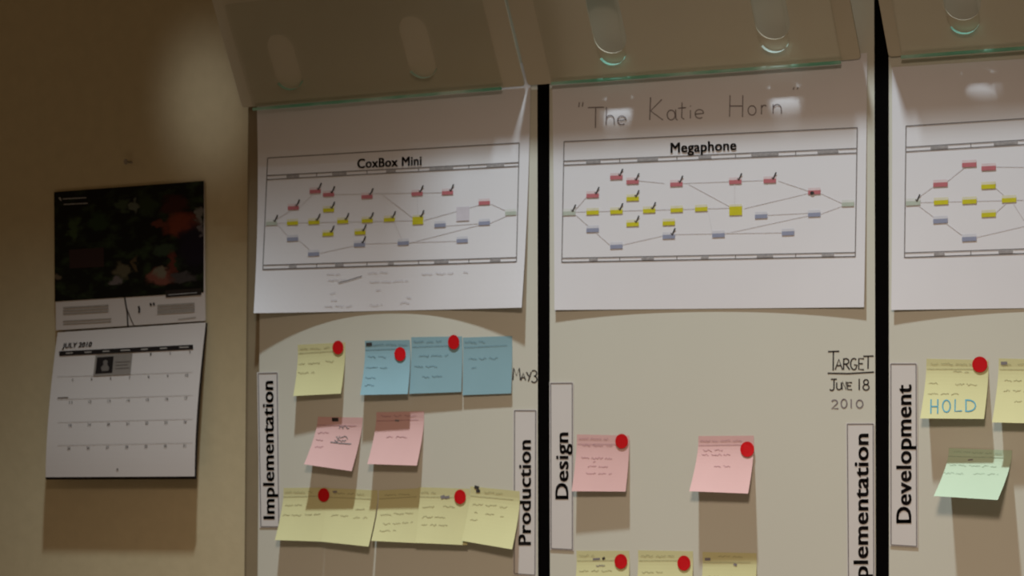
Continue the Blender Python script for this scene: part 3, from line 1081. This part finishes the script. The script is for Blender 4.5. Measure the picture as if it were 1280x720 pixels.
mk = Marks(cs, 0.0008)
mk.poly([C(46, 98), C(56, 95), C(62, 110), C(56, 112)], 0)
for a, b, y, s_ in ((66, 172, 103, -.05), (70, 178, 128, -.05)):
    p, q = C(a, y), C(b, y + s_ * (b - a))
    mk.sub(p, q, 1.3, 0, 8)
mk.build('picture_logo', M['cal_white'], cal)
mk = Marks(cs, 0.0009)
p, q = C(540, 535), C(670, 525)
mk.sub(p, q, 1.2, 0, 8)
mk.build('picture_credit', M['cal_white'], cal)
mk = Marks(cs, 0.0006)
mk.poly([C(95, 332), C(250, 322), C(252, 408), C(97, 416)], 0)
mk.build('picture_caption_panel', mat('calendar_maroon_panel', (.028, .013, .012), .6, .2, .05, 50), cal)
mk = Marks(cs, 0.0007)
mk.poly([C(528, 515), C(690, 505), C(690, 535), C(530, 546)], 0)
mk.build('picture_credit_bar', M['cal_dark'], cal)
# strip of text and a sketch below the picture
mk = Marks(cs, 0.0005)
for y in (590, 603, 616, 650, 662):
    x1 = 272 if y < 640 else 285
    mk.sub(C(68, y + 4), C(x1, y - 8), 2.0 if y < 640 else 1.4, 0, 4)
mk.build('text_block', M['cal_text'], cal)
mk = Marks(cs, 0.0005)
for y in (580, 592, 604, 614):
    mk.sub(C(492, y + 4), C(660, y - 6), 2.4, 0, 4)
mk.sub(C(585, 645), C(665, 636), 1.0, 0, 3)
mk.build('text_block', M['cal_text'], cal)
mk = Marks(cs, 0.0006)
mk.line([C(345, 545), C(350, 580), C(356, 610), C(358, 650), C(360, 680)], 1.7)
mk.line([C(352, 590), C(366, 625), C(375, 650), C(388, 675)], .8)
mk.line([C(408, 585), C(411, 600), C(410, 616)], 2.4)
mk.line([C(460, 572), C(464, 584)], 2.2)
mk.line([C(474, 570), C(478, 582)], 2.2)
mk.build('page_sketch', M['ink'], cal)

ls = Sheet([(72, 415.5), (257, 403), (243, 595.5), (57, 596.5)], cal_low)
vs, fs, uv = ls.mesh(10, 24, 0.0008)
low = link_mesh('month_page', vs, fs, [M['cal_paper']], cal)
low['label'] = 'white July 2010 month page curving away from the wall'
bs = Sheet([(72, 416), (258.5, 403.5), (245, 599), (57, 599.5)], lambda u, v: max(0.0042, cal_low(u, v) - 0.0032 - .0004))
vs, fs, uv = bs.mesh(10, 24, 0.0015)
link_mesh('back_cover', vs, fs, [M['cal_dark']], cal)
D = lambda x, y: (x / 3.0, 380 + y / 3.0)
mk = Marks(ls, 0.0007)
mk.text('JULY 2010', [D(232, 165), D(345, 159), D(345, 142), D(232, 148)], 0.035, 0, 0.25)
mk.build('month_title', M['ink'], cal)
mk = Marks(ls, 0.0007)
mk.sub(D(222, 186), D(724, 161), 5.8, 0, 12)
mk.build('weekday_bar', M['ink'], cal)
mk = Marks(ls, 0.0010)
for x in (260, 330, 398, 470, 541, 613, 690):
    y = 184 - (x - 260) * .051
    hw_ = 18 if x in (470, 690) else 13
    mk.sub(D(x - hw_, y + .7), D(x + hw_, y - .7), 1.6, 0, 3)
mk.build('weekday_names', M['cal_text'], cal)
mk = Marks(ls, 0.0007)
mk.poly([D(358, 192), D(497, 185), D(489, 264), D(349, 271)], 0)
mk.build('inset_panel', M['cal_grey'], cal)
mk = Marks(ls, 0.0009)
mk.poly([D(364, 200), D(426, 196), D(421, 258), D(357, 262)], 0)
mk.poly([D(386, 214), D(397, 209), D(404, 214), D(402, 226), D(410, 240), D(406, 250), D(382, 252), D(378, 238), D(388, 227)], 1)
mk.sub(D(432, 218), D(488, 215), 1.2, 2, 3)
mk.sub(D(432, 230), D(480, 227), 1.2, 2, 3)
mk.sub(D(432, 242), D(484, 239), 1.2, 2, 3)
mk.build('inset_portrait', [M['ink'], M['cal_mid'], M['cal_mid']], cal)
mk = Marks(ls, 0.0006)
day = 1
rows = [[(565, 188), (638, 184), (712, 180)]]
for (xa, ya, xb, yb) in ((272, 284, 700, 267), (265, 369, 697, 353), (263, 455, 694, 442), (258, 541, 692, 531)):
    rows.append([(xa + (xb - xa) * i / 6, ya + (yb - ya) * i / 6) for i in range(7)])
for r in rows:
    for x, y in r:
        hw_ = 2.6 if day < 10 else 5.5
        mk = Marks(ls, 0.0006)
        mk.text(str(day), [D(x - hw_, y + 5), D(x + hw_, y + 4.6), D(x + hw_, y - 5.4), D(x - hw_, y - 5)], 0.01)
        mk.build('date_number', M['cal_mid'], cal)
        day += 1
mk = Marks(ls, 0.0006)
mk.sub(D(216, 352), D(256, 350), 1.2, 0, 3)
mk.build('holiday_note', M['cal_mid'], cal)
mk = Marks(ls, 0.0006)
mk.disc(*D(440, 620), 1.3, 1.3, 0, 10)
mk.build('printed_dot', M['cal_mid'], cal)
mk = Marks(ls, 0.0005)
for ya, yb in ((272, 255), (357, 341), (443, 430), (529, 519)):
    mk.sub(D(215, ya), D(722, yb), .5, 0, 12)
mk.build('week_rules', M['week'], cal)

# nail above the calendar
p = W(164.5, 203, 0.0)
vs, fs = [], []
n = 14
for k, (r, yy) in enumerate(((.0012, .004), (.0012, -.012), (.0030, -.012), (.0030, -.0135))):
    for i in range(n):
        t_ = 2 * math.pi * i / n
        vs.append(Vector((p.x + r * math.cos(t_), yy, p.z + 1.3 * r * math.sin(t_))))
for k in range(3):
    for i in range(n):
        fs.append((k * n + i, k * n + (i + 1) % n, (k + 1) * n + (i + 1) % n, (k + 1) * n + i))
fs += [tuple(range(n))[::-1], tuple(range(3 * n, 4 * n))]
tag(link_mesh('nail', vs, fs, [M['nail']], origin=p), 'small nail in the wall just above the calendar', 'nail')
